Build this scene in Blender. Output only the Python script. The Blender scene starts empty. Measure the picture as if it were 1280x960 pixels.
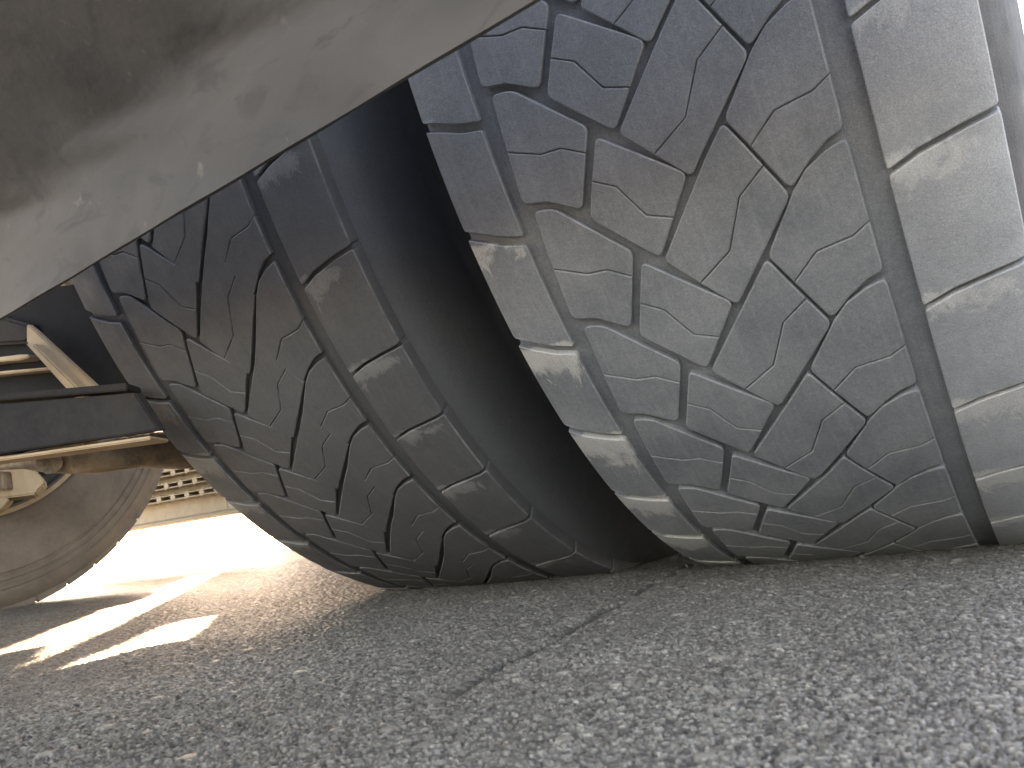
import bpy, bmesh, math, random
import numpy as np
from mathutils import Vector, Matrix
random.seed(7)
rng = np.random.default_rng(11)
SC = bpy.context.scene
COL = SC.collection
R_ = math.radians

# ------------------------------------------------------------------ camera
FPX = 1036.25
CAM = np.array([0.26609, -0.84650, 0.06859])
ROT = (1.7230, 0.1246, 0.5650)
cd = bpy.data.cameras.new('camera')
cam = bpy.data.objects.new('camera', cd)
COL.objects.link(cam)
cam.location = CAM
cam.rotation_euler = ROT
cd.sensor_width = 36
cd.lens = 36 * FPX / 1280
cd.clip_start = 0.01
cd.clip_end = 3000
cd.dof.use_dof = True
cd.dof.focus_distance = 0.62
cd.dof.aperture_fstop = 30.0
SC.camera = cam

# ------------------------------------------------------------------ light
SUN_H = np.array([-0.740, 0.673])            # horizontal direction towards the sun
SUN_EL = R_(38)
w = bpy.data.worlds.new('World')
SC.world = w
w.use_nodes = True
nt = w.node_tree
sky = nt.nodes.new('ShaderNodeTexSky')
sky.sky_type = 'NISHITA'
sky.sun_disc = False
sky.sun_elevation = SUN_EL
sky.sun_rotation = math.atan2(SUN_H[0], SUN_H[1])
sky.air_density = 1.0
sky.dust_density = 2.0
bg = nt.nodes['Background']
bg.inputs['Strength'].default_value = 0.15
nt.links.new(sky.outputs[0], bg.inputs['Color'])
sd = bpy.data.lights.new('sun', 'SUN')
sd.energy = 2.3
sd.angle = R_(0.45)
sd.color = (1.0, 0.89, 0.74)
sun = bpy.data.objects.new('sun', sd)
COL.objects.link(sun)
to_sun = Vector((SUN_H[0] * math.cos(SUN_EL), SUN_H[1] * math.cos(SUN_EL), math.sin(SUN_EL)))
sun.rotation_euler = to_sun.to_track_quat('Z', 'Y').to_euler()
SC.view_settings.view_transform = 'Standard'
SC.view_settings.look = 'None'
SC.view_settings.exposure = 3.1
SC.view_settings.use_white_balance = True
SC.view_settings.white_balance_temperature = 9600
SC.view_settings.white_balance_tint = 22
SC.view_settings.gamma = 1.0
SC.cycles.max_bounces = 10
SC.cycles.diffuse_bounces = 8

# ------------------------------------------------------------------ measuring helpers
RM = np.array(cam.rotation_euler.to_matrix())
def ray(X, Y):
    return RM @ np.array([(X - 640) / FPX, -(Y - 480) / FPX, -1.0])
def at(X, Y, y=None, x=None, z=None):
    """the point of the place that the photograph shows at X, Y on the plane given"""
    d = ray(X, Y)
    if y is not None: t = (y - CAM[1]) / d[1]
    elif x is not None: t = (x - CAM[0]) / d[0]
    else: t = (z - CAM[2]) / d[2]
    return CAM + t * d

# ------------------------------------------------------------------ materials
def mat(name, base, rough=0.7, metallic=0.0):
    m = bpy.data.materials.new(name)
    m.use_nodes = True
    b = m.node_tree.nodes['Principled BSDF']
    b.inputs['Base Color'].default_value = (*base, 1)
    b.inputs['Roughness'].default_value = rough
    b.inputs['Metallic'].default_value = metallic
    return m
class NT:
    def __init__(s, m): s.t = m.node_tree; s.b = s.t.nodes['Principled BSDF']
    def n(s, kind, **kw):
        o = s.t.nodes.new('ShaderNode' + kind)
        for k, v in kw.items():
            if hasattr(o, k): setattr(o, k, v)
            else: o.inputs[k].default_value = v
        return o
    def l(s, a, b): s.t.links.new(a, b)
    def noise(s, vec, scale, detail=6, rough=0.6, dist=0):
        n = s.n('TexNoise'); n.inputs['Scale'].default_value = scale; n.inputs['Detail'].default_value = detail
        n.inputs['Roughness'].default_value = rough; n.inputs['Distortion'].default_value = dist
        s.l(vec, n.inputs['Vector']); return n.outputs['Fac']
    def ramp(s, fac, stops):
        r = s.n('ValToRGB'); e = r.color_ramp.elements
        while len(e) < len(stops): e.new(0.5)
        for k, (p, c) in enumerate(stops):
            e[k].position = p; e[k].color = (c, c, c, 1) if not isinstance(c, tuple) else (*c, 1)
        s.l(fac, r.inputs['Fac']); return r.outputs['Color']
    def mix(s, fac, a, b, mode='MIX'):
        m = s.n('Mix', data_type='RGBA', blend_type=mode)
        for sock, v in ((m.inputs[0], fac), (m.inputs[6], a), (m.inputs[7], b)):
            if hasattr(v, 'links'): s.l(v, sock)
            elif isinstance(v, tuple): sock.default_value = (*v, 1)
            else: sock.default_value = v
        return m.outputs[2]
    def math(s, op, a, b=0.0, clamp=False):
        m = s.n('Math', operation=op); m.use_clamp = clamp
        for sock, v in ((m.inputs[0], a), (m.inputs[1], b)):
            if hasattr(v, 'links'): s.l(v, sock)
            else: sock.default_value = v
        return m.outputs[0]
    def bump(s, h, dist, strength=1.0, prev=None):
        b = s.n('Bump'); b.inputs['Strength'].default_value = strength; b.inputs['Distance'].default_value = dist
        s.l(h, b.inputs['Height'])
        if prev is not None: s.l(prev, b.inputs['Normal'])
        return b.outputs['Normal']
def coords(t, kind='Object', scale=(1, 1, 1)):
    c = t.n('TexCoord'); m = t.n('Mapping'); m.inputs['Scale'].default_value = scale
    t.l(c.outputs[kind], m.inputs['Vector']); return m.outputs['Vector']

def rubber(name, base, dust, dust_amt, scuff=0.0, edge=0.3):
    m = mat(name, base, 0.6)
    t = NT(m)
    P = coords(t)
    big = t.ramp(t.noise(P, 14, 6, .65), [(.35, 0.0), (.72, 1.0)])
    fine = t.ramp(t.noise(P, 420, 3, .6), [(.3, 0.0), (.75, 1.0)])
    fac = t.math('MULTIPLY', t.math('ADD', t.math('MULTIPLY', big, .75), t.math('MULTIPLY', fine, .35)), dust_amt, True)
    colr = t.mix(fac, base, dust)
    # wear lines running round the tread
    st = t.noise(coords(t, 'Object', (260, 14, 14)), 1.0, 3, .6)
    colr = t.mix(t.math('MULTIPLY', t.ramp(st, [(.5, 0.), (.8, 1.)]), .35), colr, dust)
    # scratched, lighter edges of each block
    at_ = t.n('Attribute'); at_.attribute_name = 'worn'
    en = t.ramp(t.noise(P, 38, 6, .75), [(.42, 0.08), (.66, 1.0)])
    colr = t.mix(t.math('MULTIPLY', t.math('MULTIPLY', at_.outputs['Fac'], en), edge), colr, (.34, .345, .345))
    if scuff:
        uv = t.n('UVMap'); uv.uv_map = 'tread'
        sx = t.n('SeparateXYZ'); t.l(uv.outputs['UV'], sx.inputs[0])
        x = sx.outputs[0]; v = t.math('FRACT', sx.outputs[1])
        nz = t.noise(coords(t, 'Object', (1.3, .8, .8)), 58, 10, .78, .9)
        nz2 = t.noise(P, 9, 2, .5)
        # left shoulder: chalky abrasion just below every slot
        mx = t.ramp(x, [(0.0, 1.0), (.036, 1.0), (.043, 0.0)])
        mv = t.ramp(v, [(0.03, 0.0), (.12, 1.0), (.26, .75), (.62, .1), (.9, 0.0)])
        a = t.math('MULTIPLY', t.math('MULTIPLY', mx, mv), t.ramp(t.math('MULTIPLY', sx.outputs[1], .2), [(.0, .45), (.35, 1.)]))
        mxr = t.ramp(x, [(.22, 0.0), (.235, 1.0), (.27, .8), (.285, .3)])
        mvr = t.ramp(v, [(.25, 0.), (.42, 1.), (.62, .5), (.9, 0.)])
        a = t.math('MAXIMUM', a, t.math('MULTIPLY', mxr, mvr))
        thr = t.math('ADD', t.math('MULTIPLY', a, .50), t.math('MULTIPLY', t.math('SUBTRACT', nz2, .5), .75))
        s_ = t.ramp(t.math('ADD', nz, thr), [(.76, 0.0), (.84, .7), (.98, 1.0)])
        s_ = t.math('MULTIPLY', s_, t.math('GREATER_THAN', a, .02))
        # the abrasion is strong on the lower, older half of the pattern and faint above
        colr = t.mix(t.math('MULTIPLY', s_, scuff), colr, (.42, .42, .405))
        # outboard rib: road dust, with pale glare from the right painted in
        dust_glare = t.math('MULTIPLY', t.ramp(x, [(.219, 0.0), (.235, .55), (.2815, 1.0)]), t.ramp(t.noise(P, 22, 6, .7), [(.25, .35), (.7, 1.0)]))
        colr = t.mix(t.math('MULTIPLY', dust_glare, max(0, scuff - .3) * 1.35), colr, (.42, .445, .47))
    sp = t.ramp(t.noise(P, 1500, 3, .7), [(.30, 0.0), (.5, .5), (.70, 1.0)])
    colr = t.mix(1.0, colr, t.mix(sp, (.72, .72, .72), (1.28, 1.28, 1.28)), 'MULTIPLY')
    t.l(colr, t.b.inputs['Base Color'])
    rr = t.ramp(t.noise(P, 60, 4, .6), [(.3, .6), (.7, .82)])
    t.l(rr, t.b.inputs['Roughness'])
    n1 = t.bump(t.noise(P, 1000, 4, .75), .0005, .8)
    n2 = t.bump(t.noise(coords(t, 'Object', (500, 30, 30)), 1.0, 4, .7), .0003, .5, n1)
    n3 = t.bump(t.noise(P, 55, 5, .6), .0012, .5, n2)
    t.l(n3, t.b.inputs['Normal'])
    return m

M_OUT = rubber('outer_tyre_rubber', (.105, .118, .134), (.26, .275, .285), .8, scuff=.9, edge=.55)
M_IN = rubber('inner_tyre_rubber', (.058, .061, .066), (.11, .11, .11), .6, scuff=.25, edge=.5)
M_FAR = rubber('far_tyre_rubber', (.105, .084, .066), (.22, .172, .13), .8)
M_SIDE = rubber('sidewall_rubber', (.07, .075, .082), (.09, .094, .098), .5)

def dusty(name, base, dust, amt=.6, rough=.6, metallic=.0, scale=16, bump=.002):
    m = mat(name, base, rough, metallic); t = NT(m); P = coords(t)
    f = t.math('MULTIPLY', t.ramp(t.noise(P, scale, 8, .68, .4), [(.36, 0.), (.66, 1.)]), amt)
    f2 = t.math('MULTIPLY', t.ramp(t.noise(P, scale * 14, 5, .7), [(.4, 0.), (.7, 1.)]), amt * .4)
    t.l(t.mix(f2, t.mix(f, base, dust), dust), t.b.inputs['Base Color'])
    n1 = t.bump(t.noise(P, scale * 20, 5, .7), .0005, .6)
    t.l(t.bump(t.noise(P, scale * 2, 5, .6), bump, .5, n1), t.b.inputs['Normal'])
    return m
M_STEEL = dusty('dusty_chassis_steel', (.10, .075, .055), (.42, .31, .20), .8)
M_TAN = dusty('road_dusted_steel', (.34, .25, .16), (.50, .38, .25), .7)
M_DARK = dusty('black_chassis_paint', (.018, .018, .019), (.055, .048, .04), .5)
M_BLACK = dusty('near_black_sheet', (.010, .011, .012), (.022, .022, .021), .5)
M_CAST = dusty('dirty_cast_iron', (.10, .08, .06), (.36, .28, .19), .9, scale=30, bump=.006)
M_RIM = dusty('dark_wheel_rim', (.03, .028, .026), (.07, .06, .05), .6)
M_STEP = dusty('dusty_grip_step', (.42, .36, .27), (.62, .55, .42), .6, scale=25)
M_WHITE = dusty('trailer_white_paint', (.55, .55, .53), (.4, .38, .35), .4, rough=.4)

for m_ in (M_DARK, M_BLACK, M_TAN, M_STEEL):
    m_.node_tree.nodes['Principled BSDF'].inputs['Roughness'].default_value = .92
    m_.node_tree.nodes['Principled BSDF'].inputs['Specular IOR Level'].default_value = .15
def panel_mat():
    m = mat('stained_grey_panel', (.12, .11, .10), .75); t = NT(m)
    P = coords(t)
    PS = coords(t, 'Object', (1.0, 1.0, 2.6))
    base = t.mix(t.ramp(t.noise(PS, 7, 5, .55, .6), [(.34, 0.), (.68, 1.)]), (.046, .047, .048), (.078, .075, .072))
    base = t.mix(t.ramp(t.noise(P, 3.0, 3, .5), [(.42, 0.), (.7, .6)]), base, (.105, .090, .076))
    st = t.ramp(t.noise(PS, 20, 6, .6, 1.0), [(.52, 0.), (.64, .8)])
    base = t.mix(st, base, (.040, .040, .041))
    sp = t.ramp(t.noise(P, 60, 5, .6), [(.66, 0.), (.75, .6)])
    base = t.mix(sp, base, (.16, .15, .13))
    t.l(base, t.b.inputs['Base Color'])
    t.l(t.bump(t.noise(P, 16, 5, .6), .004, .5), t.b.inputs['Normal'])
    return m
M_PANEL = panel_mat()

def asphalt(fine_bump):
    m = mat('asphalt_near' if not fine_bump else 'asphalt_far', (.1, .1, .1), .55); t = NT(m)
    P = coords(t)
    if not fine_bump:
        a = t.n('Attribute'); a.attribute_name = 'stone'
        f = a.outputs['Fac']
    else:
        v = t.n('TexVoronoi'); v.inputs['Scale'].default_value = 300; t.l(P, v.inputs['Vector'])
        f = v.outputs['Color']
    c = t.ramp(f, [(0.0, (.03, .03, .03)), (.2, (.15, .146, .138)), (.6, (.32, .312, .297)), (.85, (.50, .49, .465)), (1.0, (.72, .70, .66))])
    c = t.mix(1.0, c, (1.14, 1.07, .90), 'MULTIPLY')
    c = t.mix(t.ramp(t.noise(P, 1.7, 5, .6), [(.35, 0.), (.7, .45)]), c, (.16, .135, .105))
    c = t.mix(t.ramp(t.noise(P, 1100, 4, .75), [(.46, 0.), (.66, .65)]), c, (.06, .058, .055))
    c = t.mix(t.ramp(t.noise(P, 5, 5, .6), [(.40, 0.), (.7, .30)]), c, (.09, .076, .06))
    t.l(c, t.b.inputs['Base Color'])
    r = t.ramp(t.noise(P, 260, 3, .6), [(.3, .34), (.7, .60)])
    t.b.inputs['Specular IOR Level'].default_value = .42
    t.l(r, t.b.inputs['Roughness'])
    nn = t.bump(t.noise(P, 1500, 3, .7), .0003, .7)
    if fine_bump:
        nn = t.bump(t.noise(P, 330, 4, .7), .0022, 1.0, nn)
    t.l(nn, t.b.inputs['Normal'])
    return m
M_ASPH = asphalt(False)
M_ASPHF = asphalt(True)

# ------------------------------------------------------------------ object helpers
def link(name, me, m, parent=None, smooth=None):
    o = bpy.data.objects.new(name, me); COL.objects.link(o)
    if m is not None and not me.materials: me.materials.append(m)
    if parent is not None: o.parent = parent
    if smooth is not None:
        me.polygons.foreach_set('use_smooth', [True] * len(me.polygons))
        if smooth < 180: me.set_sharp_from_angle(angle=R_(smooth))
    return o
def from_bm(name, bm, m, parent=None, smooth=None):
    me = bpy.data.meshes.new(name); bm.normal_update(); bm.to_mesh(me); bm.free()
    return link(name, me, m, parent, smooth)
def prism(name, pts, depth, m, parent, bevel=.002, smooth=None):
    """solid between the outline pts (3-D) and the same outline moved by depth"""
    bm = bmesh.new()
    d = Vector(depth)
    a = [bm.verts.new(Vector(p)) for p in pts]
    b = [bm.verts.new(Vector(p) + d) for p in pts]
    bm.faces.new(a); bm.faces.new(b[::-1])
    for i in range(len(a)):
        j = (i + 1) % len(a); bm.faces.new((a[i], b[i], b[j], a[j]))
    bmesh.ops.recalc_face_normals(bm, faces=bm.faces)
    if bevel: bmesh.ops.bevel(bm, geom=bm.edges[:], offset=bevel, segments=2, affect='EDGES', clamp_overlap=True)
    return from_bm(name, bm, m, parent, smooth)
def box_bm(bm, c, s, rot=None, bevel=0):
    mt = Matrix.Translation(Vector(c)) @ (rot if rot else Matrix()) @ Matrix.Diagonal((*s, 1))
    r = bmesh.ops.create_cube(bm, size=1, matrix=mt)
    if bevel:
        es = list({e for v in r['verts'] for e in v.link_edges})
        bmesh.ops.bevel(bm, geom=es, offset=bevel, segments=2, affect='EDGES')
def box(name, c, s, m, parent, bevel=.004, rot=None):
    bm = bmesh.new(); box_bm(bm, c, s, rot, bevel); return from_bm(name, bm, m, parent)
def tube(name, path, radii, m, parent, seg=18, lump=0.0):
    bm = bmesh.new(); rings = []
    for i, p in enumerate(path):
        p = Vector(p); a = Vector(path[max(i - 1, 0)]); b = Vector(path[min(i + 1, len(path) - 1)])
        t = (b - a).normalized(); u = t.cross(Vector((0, 0, 1))).normalized(); v = t.cross(u)
        ring = []
        for k in range(seg):
            an = 2 * math.pi * k / seg
            rr = radii[i] * (1 + lump * random.uniform(-1, 1))
            ring.append(bm.verts.new(p + (u * math.cos(an) + v * math.sin(an)) * rr))
        rings.append(ring)
    for r0, r1 in zip(rings, rings[1:]):
        for k in range(seg): bm.faces.new((r0[k], r0[(k + 1) % seg], r1[(k + 1) % seg], r1[k]))
    bm.faces.new(rings[0][::-1]); bm.faces.new(rings[-1])
    bmesh.ops.recalc_face_normals(bm, faces=bm.faces)
    return from_bm(name, bm, m, parent, 50)
def lathe(name, prof, x0, zc, m, parent, seg=180, smooth=35, flip=False):
    """profile of (x, r) turned about the axle line y = 0, z = zc"""
    n = len(prof); V = np.zeros((seg, n, 3))
    an = np.arange(seg) * 2 * math.pi / seg
    for k, (x, r) in enumerate(prof):
        V[:, k, 0] = x0 + (-x if flip else x); V[:, k, 1] = -r * np.sin(an); V[:, k, 2] = zc - r * np.cos(an)
    F = [(i * n + k, ((i + 1) % seg) * n + k, ((i + 1) % seg) * n + k + 1, i * n + k + 1) for i in range(seg) for k in range(n - 1)]
    me = bpy.data.meshes.new(name); me.from_pydata(V.reshape(-1, 3).tolist(), [], F); me.update()
    bm = bmesh.new(); bm.from_mesh(me); bmesh.ops.recalc_face_normals(bm, faces=bm.faces); bm.to_mesh(me); bm.free()
    return link(name, me, m, parent, smooth)

# ------------------------------------------------------------------ THE TRUCK
RT = 0.52; SAG = 0.0205; ZC = RT - SAG; TW = 0.2815; DUAL = 0.3655
truck = bpy.data.objects.new('truck', None); COL.objects.link(truck)
truck.location = (0, 0, 0)
truck['label'] = 'dusty heavy truck on worn dual tyres, seen from under its chassis on the asphalt'
truck['category'] = 'truck'

PITCH = 0.147 * RT
TH_O = [1.2815, 1.1624, 1.0322, 0.8852, 0.7378, 0.5909, 0.4628]   # s = -1..5
TH_I = [1.1102, 0.959, 0.8382, 0.7211, 0.594, 0.4448]             # s = 0..5
def thetas(t, k0, n):
    """continuous pitch number s -> angle; the fitted rows, then even steps round the rest"""
    ks = list(range(k0, k0 + len(t))); t = list(t)
    below = t[-1]; above = t[0]
    rest = n - (len(t) - 1)
    step = (2 * math.pi - (above - below)) / rest
    up = rest // 2
    for i in range(up): t.insert(0, t[0] + step); ks.insert(0, ks[0] - 1)
    for i in range(rest - up): t.append(t[-1] - step); ks.append(ks[-1] + 1)
    ks = np.array(ks, float); t = np.array(t)
    def f(s):
        s = np.asarray(s, float); N = float(n)
        lo = ks[0]; wraps = np.floor((s - lo) / N)
        return np.interp(s - wraps * N, ks, t) - wraps * 2 * math.pi
    return f, int(ks[0]), n
# one pitch of the pattern, (x across the tread in m, s along it in pitches)
RIBL = [(0, 0.035), (.010, .08), (.025, .165), (.0385, .205), (.0392, 1.135), (.025, 1.085), (.010, 1.00), (0, .955)]
C1 = [(.0515, -.02), (.064, .01), (.0990, .49), (.0800, 1.08), (.062, .935), (.0470, .89)]
C2 = [(.1018, .585), (.1418, 1.07), (.1130, 1.59), (.0830, 1.165)]
C3 = [(.1665, -.19), (.1872, .42), (.1438, 1.10), (.1145, .62)]
C4 = [(.2187, .17), (.2085, .21), (.1975, .29), (.1889, .41), (.1680, .79), (.1886, 1.38), (.2000, 1.24), (.2105, 1.145), (.2187, 1.11)]
RIBR = [(.2322, .49), (.2467, .41), (.2667, .345), (TW, .31), (TW, 1.27), (.2667, 1.305), (.2467, 1.37), (.2322, 1.45)]
SIPES = {
 'C1': [(.047, .45), (.0684, .56), (.0807, .57), (.0905, .67)],
 'C2': [(.0905, .90), (.1035, 1.00), (.1141, 1.26), (.1284, 1.33)],
 'C3': [(.1765, .18), (.1635, .33), (.1500, .68), (.1282, .86)],
 'C4': [(.1765, 1.03), (.1914, .85), (.2101, .81), (.2187, .74)],
}
PARTS = [('RIBL', RIBL, None), ('C1', C1, 'C1'), ('C2', C2, 'C2'), ('C3', C3, 'C3'), ('C4', C4, 'C4'), ('RIBR', RIBR, None)]

def crown(x):
    q = np.abs((np.asarray(x) - TW / 2) / (TW / 2))
    return .0035 * q ** 2.2 + .0035 * np.clip((q - .93) / .07, 0, 1) ** 2

def area(P): return 0.5 * sum(P[i][0] * P[(i + 1) % len(P)][1] - P[(i + 1) % len(P)][0] * P[i][1] for i in range(len(P)))
def split(poly, sipe, G):
    """cut the closed outline into two along the sipe; returns outlines with a gap width per edge"""
    def nearest(p):
        best = None
        for i in range(len(poly)):
            a = np.array(poly[i]); b = np.array(poly[(i + 1) % len(poly)]); d = b - a
            t = np.clip(np.dot(p - a, d) / np.dot(d, d), .05, .95); q = a + d * t
            e = np.linalg.norm(q - p)
            if best is None or e < best[0]: best = (e, i, tuple(q))
        return best[1], best[2]
    s = [np.array(q) for q in sipe]
    i, pa = nearest(s[0]); j, pb = nearest(s[-1])
    mid = [tuple(q) for q in s[1:-1]]
    n = len(poly)
    def walk(a, b):
        out = []; k = (a + 1) % n
        while True:
            out.append(poly[k])
            if k == b: break
            k = (k + 1) % n
        return out
    A = [pa] + walk(i, j) + [pb]; B = [pb] + walk(j, i) + [pa]
    g = .00028
    def run(a, b):
        o_ = [G[a]]; k = a
        while k != b: k = (k + 1) % n; o_.append(G[k])
        return o_
    ea = run(i, j) + [g] * (len(mid) + 1); eb = run(j, i) + [g] * (len(mid) + 1)
    return [(A + mid[::-1], ea), (B + mid, eb)]
def inset(poly, gaps):
    if area(poly) < 0: poly = poly[::-1]; gaps = gaps[::-1][1:] + gaps[::-1][:1]
    n = len(poly); out = []
    for i in range(n):
        p0 = np.array(poly[i - 1]); p = np.array(poly[i]); p1 = np.array(poly[(i + 1) % n])
        d0 = (p - p0) / np.linalg.norm(p - p0); d1 = (p1 - p) / np.linalg.norm(p1 - p)
        n0 = np.array([-d0[1], d0[0]]); n1 = np.array([-d1[1], d1[0]])
        g0 = gaps[i - 1]; g1 = gaps[i]
        c = d0[0] * d1[1] - d0[1] * d1[0]
        if abs(c) < .15: out.append(p + (n0 * g0 + n1 * g1) / 2)
        else:
            A = p + n0 * g0; B = p + n1 * g1
            t = ((B - A)[0] * d1[1] - (B - A)[1] * d1[0]) / c
            t = max(-.004, min(.004, t)); out.append(A + d0 * t)
    return [tuple(q) for q in out], gaps
def fillet(poly, gaps, r):
    n = len(poly); out = []
    for i in range(n):
        p0 = np.array(poly[i - 1]); p = np.array(poly[i]); p1 = np.array(poly[(i + 1) % n])
        l0 = np.linalg.norm(p0 - p); l1 = np.linalg.norm(p1 - p)
        d0 = (p0 - p) / l0; d1 = (p1 - p) / l1
        ang = math.acos(np.clip(np.dot(d0, d1), -1, 1))
        if ang > 2.75 or (gaps[i - 1] > 0 or gaps[i] > 0):
            out.append(tuple(p)); continue
        L = min(r * 1.2, l0 * .4, l1 * .4); a = p + d0 * L; b = p + d1 * L
        for t in (0, .33, .67, 1):
            out.append(tuple((1 - t) ** 2 * a + 2 * t * (1 - t) * p + t * t * b))
    return out
def block_bm(bm, poly, gaps, deep, r=.0034, cham=.0007):
    """one tread piece in the flat: x, s*PITCH, height"""
    P = [(x, s * PITCH) for x, s in poly]
    P, gaps = inset(P, gaps)
    P = fillet(P, gaps, r)
    if area(P) < 0: P = P[::-1]
    n = len(P)
    top = inset(P, [cham] * n)[0]
    W = bm.verts.layers.float.get('worn') or bm.verts.layers.float.new('worn')
    vt = [bm.verts.new((x, y, 0)) for x, y in top]
    vo = [bm.verts.new((x, y, -cham * .8)) for x, y in P]
    vm = [bm.verts.new((x, y, -cham * 2.2)) for x, y in P]
    vb = [bm.verts.new((x, y, -deep)) for x, y in P]
    for v in vt: v[W] = .6
    for v in vo: v[W] = 1.0
    f = [bm.faces.new(vt)]
    bm.verts.ensure_lookup_table()
    for A, B in ((vt, vo), (vo, vm), (vm, vb)):
        for i in range(n):
            j = (i + 1) % n; bm.faces.new((B[i], B[j], A[j], A[i]))
    return vt + vo + vm + vb
def grid_cut(bm, s0, s1, xs):
    W = bm.verts.layers.float.get('worn')
    ins = bmesh.ops.inset_region(bm, faces=[f for f in bm.faces if all(abs(v.co.z) < 1e-9 for v in f.verts)], thickness=.0008, depth=0)
    bm.verts.ensure_lookup_table()
    inner = set()
    for f in bm.faces:
        if f not in ins['faces'] and all(abs(v.co.z) < 1e-9 for v in f.verts): inner.update(f.verts)
    for v in inner: v[W] = 0.0
    y = s0
    while y < s1:
        bmesh.ops.bisect_plane(bm, geom=bm.verts[:] + bm.edges[:] + bm.faces[:], plane_co=(0, y, 0), plane_no=(0, 1, 0)); y += .011
    for x in xs:
        bmesh.ops.bisect_plane(bm, geom=bm.verts[:] + bm.edges[:] + bm.faces[:], plane_co=(x, 0, 0), plane_no=(1, 0, 0))
PROTO = {}
T_ = -.0017
INNER_EDGES = {'C1': [T_, T_, -.0012, -.001, -.001, 0], 'C2': [T_, -.0002, T_, -.0012], 'C3': [T_, .0003, T_, .0003],
               'C4': [.0003, .0003, .0003, .0003, T_, .0003, .0003, .0003, 0]}
for nm, poly, sp, G in [(*q, [-.0002] * len(q[1])) for q in PARTS] + [(q[0] + '_inner', q[1], q[2], INNER_EDGES.get(q[0], [0] * len(q[1]))) for q in PARTS]:
    bm = bmesh.new()
    deep = .010
    if sp:
        for A, g in split(poly, SIPES[sp], G): block_bm(bm, A, g, deep)
    else:
        block_bm(bm, poly, [0] * len(poly), .012, r=.0016, cham=.0006)
    ss = [s * PITCH for _, s in poly]; xs_ = [x for x, _ in poly]
    grid_cut(bm, min(ss) + .004, max(ss), np.arange(min(xs_) + .012, max(xs_), .016))
    bmesh.ops.triangulate(bm, faces=[f for f in bm.faces if len(f.verts) > 4])
    bm.verts.ensure_lookup_table()
    W = bm.verts.layers.float.get('worn')
    V = np.array([v.co[:] for v in bm.verts]); Wn = np.array([v[W] for v in bm.verts])
    for i, v in enumerate(bm.verts): v.index = i
    F = [tuple(v.index for v in f.verts) for f in bm.faces]
    bm.free(); PROTO[nm] = (V, Wn, F)
INNER = False

def place(nm, k, f, x0, flip, depth_scale):
    V, Wn, F = PROTO[nm + ('_inner' if INNER else '')]
    s = V[:, 1] / PITCH + k; th = f(s)
    r = RT - crown(V[:, 0]) + V[:, 2] * np.where(V[:, 2] < -.002, depth_scale, 1)
    X = x0 + (-V[:, 0] if flip else V[:, 0])
    return np.stack([X, -r * np.sin(th), ZC - r * np.cos(th)], 1), Wn, F, np.stack([V[:, 0], s], 1)
def mesh_from(name, chunks, m, flip):
    Vs, Ws, Fs, Us = [], [], [], []; o = 0
    for V, Wn, F, U in chunks:
        Vs.append(V); Ws.append(Wn); Us.append(U)
        # the mapping to the drum turns the faces over, a mirrored tyre turns them back
        Fs += [tuple(i + o for i in (f if flip else f[::-1])) for f in F]; o += len(V)
    V = np.concatenate(Vs); Wn = np.concatenate(Ws); U = np.concatenate(Us)
    me = bpy.data.meshes.new(name); me.from_pydata(V.tolist(), [], Fs); me.update()
    a = me.attributes.new('worn', 'FLOAT', 'POINT'); a.data.foreach_set('value', Wn.astype(np.float32))
    uv = me.uv_layers.new(name='tread')
    idx = np.zeros(len(me.loops), np.int32); me.loops.foreach_get('vertex_index', idx)
    uv.data.foreach_set('uv', U[idx].astype(np.float32).ravel())
    me.materials.append(m)
    return me

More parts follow.
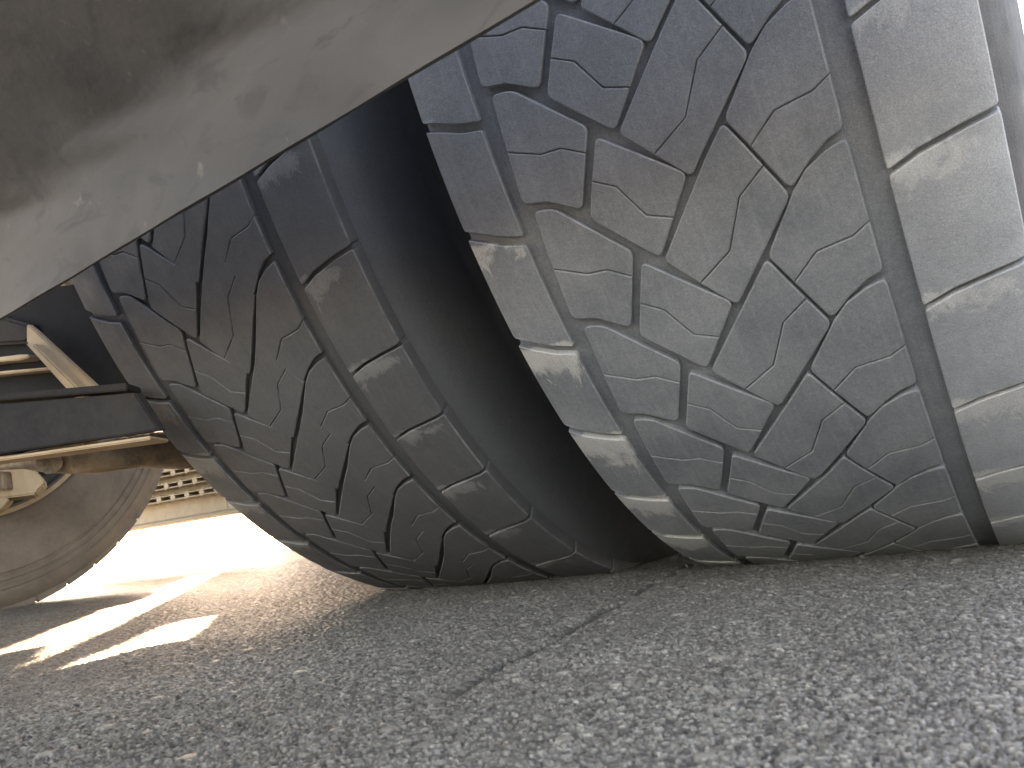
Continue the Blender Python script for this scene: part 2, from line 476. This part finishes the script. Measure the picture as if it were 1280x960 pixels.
def side_profile(ribs):
    """half section, x outward is negative at the left side"""
    p = [(.035, .290), (.012, .297), (.004, .305), (-.004, .325), (-.013, .355), (-.0185, .395), (-.0195, .425)]
    if ribs: p += [(-.0192, .430), (-.0165, .4315), (-.0165, .436), (-.0185, .4375), (-.0178, .446), (-.0150, .4475), (-.0150, .452), (-.0168, .4535), (-.0150, .464), (-.0120, .4655), (-.0118, .4705), (-.0132, .472)]
    p += [(-.0105, .482), (-.004, .496), (.0008, .502), (.0012, .510)]
    return p
def tyre(x0, flip, f, k0, n, m, vis, label, dsc, ribs=False):
    half = side_profile(ribs)
    L = half
    Rr = [(TW - x, r) for x, r in reversed(half)]
    fl = [(x, RT - .0052 * dsc - crown(x)) for x in np.linspace(.012, TW - .012, 12)]
    prof = L + [(float(a), float(b)) for a, b in fl] + Rr
    body = lathe('tyre', prof, x0, ZC, M_SIDE if not ribs else m, truck, flip=flip)
    if not ribs:
        body.data.materials.append(m)
        for p in body.data.polygons:
            c = p.center
            if math.hypot(c.y, c.z - ZC) > .508: p.material_index = 1
    body['label'] = label
    seen = set()
    if vis:
        for k in range(*vis):
            for nm, _, _ in PARTS:
                me = mesh_from('tread_block', [place(nm, k, f, x0, flip, dsc)], m, flip)
                link('tread_block', me, None, body, 40)
            seen.add(k % n)
    rest = [place(nm, k, f, x0, flip, dsc) for k in range(k0, k0 + n) if k % n not in seen for nm, _, _ in PARTS]
    me = mesh_from('tread_pattern', rest, m, flip)
    o = link('tread_pattern', me, None, body, 40); o['kind'] = 'stuff'
    # wheel rim: flanges, barrel, dished disc with bolts
    rp = [(-.012, .312), (-.013, .300), (.004, .288), (.03, .283), (.09, .262), (.18, .262), (TW - .03, .283), (TW - .004, .288), (TW + .013, .300), (TW + .012, .312), (TW + .008, .300), (TW - .002, .280), (.19, .254), (.175, .12), (.165, .12), (.17, .254), (.09, .254), (.03, .275), (.002, .280), (-.008, .300), (-.012, .312)]
    rim = lathe('rim', rp, x0, ZC, M_RIM, body, seg=96, flip=flip)
    lathe('rim_edge', [(-.012, .304), (-.0145, .309), (-.0145, .314), (-.011, .315), (-.010, .304), (-.012, .304)], x0, ZC, M_TAN, body, seg=96, flip=flip)
    for q in range(10):
        a = 2 * math.pi * q / 10
        bm = bmesh.new()
        sx = -1 if flip else 1
        bmesh.ops.create_cone(bm, cap_ends=True, segments=6, radius1=.017, radius2=.015, depth=.03,
            matrix=Matrix.Translation((x0 + sx * .198, -.168 * math.sin(a), ZC - .168 * math.cos(a))) @ Matrix.Rotation(math.pi / 2, 4, 'Y'))
        from_bm('wheel_nut', bm, M_RIM, body)
    return body

fO, kO, nO = thetas(TH_O, -1, 44)
fI, kI, nI = thetas(TH_I, 0, 44)
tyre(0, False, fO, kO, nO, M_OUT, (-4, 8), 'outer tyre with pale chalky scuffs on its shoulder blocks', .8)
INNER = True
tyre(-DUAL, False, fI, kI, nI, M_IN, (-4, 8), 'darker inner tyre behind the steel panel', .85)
INNER = False
XO = -1.579
tyre(XO, True, fI, kI, nI, M_FAR, None, 'brown dusty tyre on the far side of the axle', 1.0, ribs=True)
tyre(XO - DUAL, True, fO, kO, nO, M_FAR, None, 'outermost tyre on the far side of the axle', 1.0, ribs=True)

# axle tube, drums
for xa, xb in ((XO - .1, XO + .10), (-DUAL - .10, -DUAL + .15)):
    tube('axle_stub', [(xa, 0, ZC), (xb, 0, ZC)], [.062, .055], M_DARK, truck, 28)
for x0, sx in ((XO + .01, -1), (-DUAL + TW + .0, -1)):
    tube('brake_drum', [(x0, 0, ZC), (x0 + sx * .02, 0, ZC), (x0 + sx * .16, 0, ZC), (x0 + sx * .17, 0, ZC)], [.18, .205, .205, .10], M_DARK, truck, 48)

# grey panel hanging across the front of the tyres (nearest thing to the lens)
pa = at(-60, 434, y=-.545); pb = at(667, 1, y=-.600)
ex = Vector(pb - pa); pa = Vector(pa) - ex * .15; pb = Vector(pb) + ex * .35
ex = (pb - pa).normalized()
def panel():
    L = (pb - pa).length
    up1 = Vector((0.02, -.22, 1.0)).normalized(); up2 = Vector((0.0, -1.5, 1.0)).normalized()
    prof = [(0, 0, 0), (.002, 0, .0)]
    # cross-section along (up, out): a rolled lower lip, a flat band, a soft crease, an upper face leaning towards the lens
    sec = []
    c = Vector((0, 0, 0)); sec.append(c.copy())
    for i in range(5): c = c + up1 * .009; sec.append(c.copy())
    for i in range(6): c = c + (up1.lerp(up2, (i + 1) / 7)).normalized() * .004; sec.append(c.copy())
    for i in range(12): c = c + up2 * .03; sec.append(c.copy())
    n = 60; bm = bmesh.new(); g = []
    for i in range(n + 1):
        t = i / n; p = pa + ex * L * t; row = []
        for j, s in enumerate(sec):
            wob = .0006 * math.sin(t * 23 + j) + .0007 * math.sin(t * 61 + 1.3 * j)
            row.append(bm.verts.new(p + s + Vector((0, wob, wob * .5))))
        g.append(row)
    for i in range(n):
        for j in range(len(sec) - 1): bm.faces.new((g[i][j], g[i + 1][j], g[i + 1][j + 1], g[i][j + 1]))
    bmesh.ops.recalc_face_normals(bm, faces=bm.faces)
    bmesh.ops.solidify(bm, geom=bm.faces[:], thickness=.003)
    o = from_bm('mudguard_panel', bm, M_PANEL, truck, 50)
    o['label'] = 'stained grey metal panel crossing in front of the tyres'
panel()

# parts glimpsed at the left between the panel and the far tyre
def pp(pts, y): return [at(*q, y=y) for q in pts]
# channel beam: web, and a bottom flange, its lit edge put into the tan colour
bl = [at(0, 505, y=-.475), at(0, 567, y=-.475), at(196, 538, y=-.455), at(166, 491, y=-.455)]
e_top = bl[3] - bl[0]; e_bot = bl[2] - bl[1]
SL = np.array([.0, .004, 0])
web = [bl[0] - e_top * .5, bl[1] - e_bot * .5, bl[2] + e_bot * .01, bl[3] + e_top * .01]
cm = prism('crossmember', web, (0, .008, 0), M_DARK, truck, bevel=.001)
lip = [web[1] + np.array([0, -.006, -.004]), web[2] + np.array([-.002, -.006, -.004]), web[2] + np.array([-.016, .02, -.004]), web[1] + np.array([0, .02, -.004])]
prism('flange', lip, (0, 0, -.003), M_TAN, cm, bevel=.001)
tf = [web[0] + np.array([0, -.002, .003]), web[3] + np.array([-.006, -.002, .003]), web[3] + np.array([-.020, .02, .003]), web[0] + np.array([0, .02, .003])]
prism('flange', tf, (0, 0, .006), M_DARK, cm, bevel=.001)
prism('dark_plate', pp([(-60, 430), (2, 398), (60, 360), (118, 352), (140, 420), (160, 486), (160, 494), (-60, 506)], -.425), (0, .003, 0), M_BLACK, truck, bevel=0)  # near-black plate filling the dark gap behind the strut
# diagonal angle-iron strut
st = prism('angle_strut', pp([(33, 405), (42, 412), (137, 500), (150, 512), (122, 512), (110, 500), (41, 436), (33, 428)], -.445), (0, .006, 0), M_TAN, truck, bevel=.001)
prism('flange', pp([(30, 429), (41, 430), (112, 500), (124, 512), (106, 512), (94, 500)], -.455), (0, .014, 0), M_TAN, st, bevel=.0015)
prism('spring_blade', pp([(-60, 452), (0, 446), (24, 443), (34, 443), (35, 447), (25, 450), (0, 452), (-60, 460)], -.44), (0, .02, 0), M_TAN, truck, bevel=.001)
prism('spring_blade', pp([(-60, 470), (0, 464), (58, 459), (62, 462), (0, 468), (-60, 475)], -.44), (0, .02, 0), M_TAN, truck, bevel=.001)
prism('backing_plate', pp([(-60, 474), (62, 461), (100, 508), (-60, 512)], -.42), (0, .005, 0), M_STEEL, truck, bevel=.002)
prism('spring_hanger', pp([(-60, 385), (10, 398), (38, 406), (38, 424), (30, 429), (-60, 434)], -.435), (0, .03, 0), M_DARK, truck, bevel=.003)
# dusty control arm under the beam, with its boss
ca = [at(-30, 583, y=-.43), at(30, 576, y=-.43), at(60, 573, y=-.43), at(95, 573, y=-.42), at(125, 571, y=-.40), at(170, 564, y=-.36), at(215, 561, y=-.31), at(275, 556, y=-.26)]
arm = tube('control_arm', ca, [.005, .0075, .012, .0138, .0135, .0165, .020, .024], M_CAST, truck, 26, lump=.10)
prism('clamp_plate', pp([(52, 553), (108, 545), (104, 566), (78, 568), (56, 561)], -.45), (0, .012, 0), M_TAN, arm, bevel=.001)
tube('boss', [at(62, 578, y=-.445), at(62, 578, y=-.42)], [.010, .010], M_CAST, arm, 20, lump=.05)
# brake caliper in front of the far rim
cal = prism('brake_caliper', pp([(-80, 565), (0, 571), (19, 570), (36, 574), (46, 577), (44, 583), (42, 588), (49, 592), (56, 600), (55, 606), (47, 613), (44, 618), (12, 622), (-80, 630)], .03), (-.09, .055, 0), M_TAN, truck, bevel=.003)
prism('bracket', pp([(-80, 626), (6, 622), (12, 624), (6, 632), (0, 638), (-80, 660)], .02), (-.04, .03, 0), M_TAN, cal, bevel=.002)
prism('bracket', pp([(-80, 588), (4, 590), (7, 612), (-80, 612)], .015), (.0, .02, 0), M_STEEL, cal, bevel=.002)

# grip step on the far side: box with three perforated treads
YS = 1.05
c0 = at(150, 661, y=YS); c1 = at(288, 637, y=YS)
step = prism('step_box', [c0 + np.array([-.25, 0, 0]), c1 - np.array([.012, 0, 0]), at(279, 600, y=YS), at(262, 560, y=YS), at(240, 560, y=YS) + np.array([-.6, 0, .06])], (0, .10, 0), M_STEP, truck, bevel=.003)
prism('lip', [c0 + np.array([-.25, -.012, -.002]), c1 + np.array([0, -.012, -.002]), c1 + np.array([0, -.012, -.012]), c0 + np.array([-.25, -.012, -.012])], (0, .13, 0), M_STEP, step, bevel=.002)
for row, (yy, xr) in enumerate(((590, 262), (605.5, 272), (621, 281))):
    a = at(150, yy + 2, y=YS - .03); b = at(xr, yy - 8, y=YS - .03)
    b[2] = a[2] = (a[2] + b[2]) / 2 + .0
    L = b[0] - a[0] + .25; x1 = b[0]
    bm = bmesh.new(); zc = at(225, yy, y=YS - .03)[2]
    d = .060; hgt = .013
    # a tread as an upright perforated face: two rails and slanting bars with the dark pockets between them
    for zz in (-hgt / 2 - .0015, hgt / 2 + .0015): box_bm(bm, (x1 - L / 2, YS - .03, zc + zz), (L, .056, .003))
    k = 0
    while k * .078 < L:
        mtx = Matrix.Translation((x1 - .008 - k * .078, YS - .032, zc)) @ Matrix.Rotation(R_(-35), 4, 'Y') @ Matrix.Diagonal((.022, .05, .020, 1))
        bmesh.ops.create_cube(bm, size=1, matrix=mtx); k += 1
    from_bm('step_tread', bm, M_STEP, step)

# added unseen deck over the wheels: plates cut to shape the sun streaks on the ground
ZD = 1.10
def up_to_shade(g):
    t = ZD / math.tan(SUN_EL); return np.array([g[0] + SUN_H[0] * t, g[1] + SUN_H[1] * t])
def g2(X, Y): q = at(X, Y, z=0.0); return np.array([q[0], q[1]])
def clip(poly, a, n):
    """keep the side of the outline where (p - a).n >= 0"""
    out = []
    for i in range(len(poly)):
        p = poly[i]; q = poly[(i + 1) % len(poly)]; dp = np.dot(p - a, n); dq = np.dot(q - a, n)
        if dp >= 0: out.append(p)
        if (dp >= 0) != (dq >= 0): out.append(p + (q - p) * dp / (dp - dq))
    return out
NV = np.array([SUN_H[1], -SUN_H[0]])                    # across the sun's bearing, to the right
DX0, DX1, DY0, DY1 = -3.20, .0, -1.0, 5.0
A_up = up_to_shade(g2(0, 813)); A_lo = up_to_shade(g2(150, 781)); B_mid = up_to_shade(g2(140, 815))
rect = [np.array(q) for q in ((DX0, DY0), (DX1, DY0), (DX1, DY1), (DX0, DY1))]
def shade_deck(poly, name='shade_plate'):
    if len(poly) < 3: return
    prism(name, [(p[0], p[1], ZD) for p in poly], (0, 0, .012), M_DARK, truck, bevel=0)
# left plate: everything up-sun of the upper streak edge
Lp = clip(rect, A_up, -NV); Lp = clip(Lp, np.array([0, up_to_shade(g2(252, 716))[1]]), np.array([0, -1.0])); shade_deck(Lp)
# right plates: down-sun side, with the short streak as an opening in it
hole = [up_to_shade(g2(*q)) for q in ((26, 870), (60, 852), (78, 838), (110, 822), (150, 806), (200, 785), (235, 775), (270, 769), (255, 783), (225, 803), (190, 822), (150, 838), (110, 846), (70, 858))]
Rp = clip(rect, A_lo, NV)
u = lambda p: float(np.dot(p, SUN_H)); hu = [u(h) for h in hole]
i0 = int(np.argmin(hu)); i1 = int(np.argmax(hu))
P0, P1 = hole[i0], hole[i1]
before = clip(Rp, P0, -np.array(SUN_H)); after = clip(Rp, P1, np.array(SUN_H)); shade_deck(before); shade_deck(after)
mid = clip(clip(Rp, P0, np.array(SUN_H)), P1, -np.array(SUN_H))
def chain(a, b):
    out = []; k = a
    while True:
        out.append(hole[k])
        if k == b: return out
        k = (k + 1) % len(hole)
c1_, c2_ = chain(i0, i1), chain(i1, i0)[::-1]
nv = lambda p: float(np.dot(p, NV))
for ch in (c1_, c2_):
    side = NV if sum(map(nv, ch)) / len(ch) > sum(map(nv, hole)) / len(hole) else -NV
    for a, b in zip(ch, ch[1:]):
        if abs(u(b) - u(a)) < 1e-4: continue
        seg = clip(clip(Rp, a, np.array(SUN_H) * (1 if u(b) > u(a) else -1)), b, -np.array(SUN_H) * (1 if u(b) > u(a) else -1))
        ln = b - a; nn = np.array([ln[1], -ln[0]]); nn = nn if np.dot(nn, side) > 0 else -nn
        shade_deck(clip(seg, a, nn))
# end of the long streak: ragged closing plates between the two big ones
endp = [up_to_shade(g2(*q)) for q in ((-40, 833), (0, 818), (65, 806), (46, 820), (62, 816), (22, 838), (72, 833), (108, 812), (112, 801), (150, 781))]
base_u = min(u(q) for q in endp) - .6
pl = endp + [endp[-1] - SUN_H * (u(endp[-1]) - base_u), endp[0] - SUN_H * (u(endp[0]) - base_u)]
shade_deck(pl)

# frame rails above the axle
for x in (-.62, -1.32):
    box('frame_rail', (x, .2, 1.25), (.07, 3.2, .26), M_DARK, truck)

# ------------------------------------------------------------------ trailer added so that its shade falls across the far ground
tr = bpy.data.objects.new('shade_trailer', None); COL.objects.link(tr); tr.location = (-4, 9, 0)
tr['label'] = 'white box trailer added beyond the truck for its shade, hidden mostly behind the inner tyre'; tr['category'] = 'trailer'
def tbox(name, c, s, m, bevel=.01):
    o = box(name, (c[0] + 4, c[1] - 9, c[2]), s, m, tr, bevel); return o
TX0, TY0 = -5.0, 3.72
tbox('cargo_box', (TX0 + 1.25, TY0 + 5, 2.45), (2.5, 10, 2.7), M_WHITE)
tbox('side_skirt', (TX0 + 1.25, TY0 + 5, .62), (2.4, 9.9, .9), M_DARK)
for k in range(2):
    for sx in (.25, 2.25):
        bm = bmesh.new(); bmesh.ops.create_cone(bm, cap_ends=True, segments=48, radius1=.5, radius2=.5, depth=.3, matrix=Matrix.Translation((TX0 + sx + 4, TY0 + 7 + k * 1.3 - 9, .5)) @ Matrix.Rotation(math.pi / 2, 4, 'Y'))
        from_bm('wheel', bm, M_SIDE, tr)

# ------------------------------------------------------------------ ground
def struct(o): o['kind'] = 'structure'; return o
bm = bmesh.new(); S_ = 900
vs = [bm.verts.new((x, y, -.004)) for x, y in ((-S_, -S_), (S_, -S_), (S_, S_), (-S_, S_))]; bm.faces.new(vs)
struct(from_bm('ground', bm, M_ASPHF))

def cellnoise(X, Y, size, seed):
    """nearest jittered stone: distance, its random number, second distance"""
    gx = np.floor(X / size).astype(np.int64); gy = np.floor(Y / size).astype(np.int64)
    d1 = np.full(X.shape, 1e9); d2 = np.full(X.shape, 1e9); idv = np.zeros(X.shape); idw = np.zeros(X.shape)
    def h(a, b, c):
        v = (a * 73856093) ^ (b * 19349663) ^ (c * 83492791); v = (v ^ (v >> 13)) * 1274126177; v = v & 0x7fffffff
        v = (v ^ (v >> 15)) * 2246822519 & 0x7fffffff
        return (v % 100003) / 100003.0
    for i in (-1, 0, 1):
        for j in (-1, 0, 1):
            a, b = gx + i, gy + j
            px = (a + h(a, b, seed)) * size; py = (b + h(a, b, seed + 7)) * size
            st_ = .6 + .8 * h(a, b, seed + 31)
            d = np.hypot(X - px, (Y - py)) / size / st_
            m = d < d1
            d2 = np.where(m, d1, np.minimum(d2, d)); 
            idv = np.where(m, h(a, b, seed + 13), idv); idw = np.where(m, h(a, b, seed + 17), idw)
            d1 = np.where(m, d, d1)
    return d1, d2, idv, idw
def smooth_noise(X, Y, size, seed):
    r = np.random.default_rng(seed).random((128, 128))
    x = X / size; y = Y / size; xi = np.floor(x).astype(int); yi = np.floor(y).astype(int); fx = x - xi; fy = y - yi
    fx = fx * fx * (3 - 2 * fx); fy = fy * fy * (3 - 2 * fy)
    g = lambda a, b: r[a % 128, b % 128]
    return (g(xi, yi) * (1 - fx) + g(xi + 1, yi) * fx) * (1 - fy) + (g(xi, yi + 1) * (1 - fx) + g(xi + 1, yi + 1) * fx) * fy
def near_asphalt():
    na, nr = 900, 1080
    head = math.atan2(math.cos(.565), -math.sin(.565))
    ang = head + np.linspace(-R_(44), R_(44), na)
    rad = .19 * np.exp(np.linspace(0, math.log(3.4 / .19), nr))
    A, Rr = np.meshgrid(ang, rad)
    X = CAM[0] + Rr * np.cos(A); Y = CAM[1] + Rr * np.sin(A)
    wx = X + .0009 * (smooth_noise(X, Y, .0015, 3) - .5); wy = Y + .0009 * (smooth_noise(X, Y, .0015, 4) - .5)
    d1, d2, ida, idb = cellnoise(wx, wy, .0016, 1)
    e1, e2, ja, jb = cellnoise(wx, wy, .0085, 5)
    edge = np.clip((d2 - d1) * 3.0, 0, 1)
    hh = .0014 * ida ** 1.2 + .0006 * np.sqrt(edge)
    big = (jb > .955) & (e1 < .27 + .12 * smooth_noise(X, Y, .002, 9))
    hb = .0012 + .0004 * ja + .0005 * np.sqrt(np.clip(1 - (e1 / .46) ** 2, 0, 1))
    Z = np.where(big, np.maximum(hb, hh * .6), hh)
    stone = np.where(big, .5 + .3 * ja, idb * (.35 + .65 * edge))
    stone = np.clip(stone * (.82 + .2 * smooth_noise(X, Y, .05, 21)), 0, 1)
    Z += .0022 * (smooth_noise(X, Y, .12, 8) - .5) + .0010 * (smooth_noise(X, Y, .03, 12) - .5)
    # a worn dark seam running away from the camera towards the gap between the tyres
    s0 = g2(560, 868); s1 = g2(850, 712); dv = (s1 - s0) / np.linalg.norm(s1 - s0)
    al = (X - s0[0]) * dv[0] + (Y - s0[1]) * dv[1]
    ac = (X - s0[0]) * -dv[1] + (Y - s0[1]) * dv[0] + .004 * (smooth_noise(al, al * 0, .02, 31) - .5)
    on = np.clip(1 - np.abs(ac) / (.0042 + .005 * smooth_noise(al, al * 0, .03, 33)), 0, 1) * np.clip(al / .03 + .5, 0, 1) * np.clip((.62 - al) / .1, 0, 1)
    br = smooth_noise(al, ac * 3, .018, 35) > .30
    Z -= .0022 * on * br; Z = np.where(on * br > .25, np.minimum(Z, .0006), Z); stone = stone * (1 - .9 * on * br)
    Z -= .0010
    # the rim of the patch dips under the wide sheet
    V = np.stack([X, Y, Z], -1).reshape(-1, 3)
    me = bpy.data.meshes.new('asphalt_surface')
    nf = (na - 1) * (nr - 1)
    me.vertices.add(len(V)); me.vertices.foreach_set('co', V.astype(np.float32).ravel())
    i = np.arange(nr - 1)[:, None] * na + np.arange(na - 1)[None, :]
    q = np.stack([i, i + na, i + na + 1, i + 1], -1).reshape(-1, 4)
    me.loops.add(nf * 4); me.loops.foreach_set('vertex_index', q.astype(np.int32).ravel())
    me.polygons.add(nf); me.polygons.foreach_set('loop_start', (np.arange(nf) * 4).astype(np.int32))
    me.update(calc_edges=True); me.validate()
    a = me.attributes.new('stone', 'FLOAT', 'POINT'); a.data.foreach_set('value', stone.astype(np.float32).ravel())
    o = link('asphalt_surface', me, M_ASPH, None, 180)
    if me.polygons[0].normal.z < 0: me.flip_normals()
    struct(o)
near_asphalt()
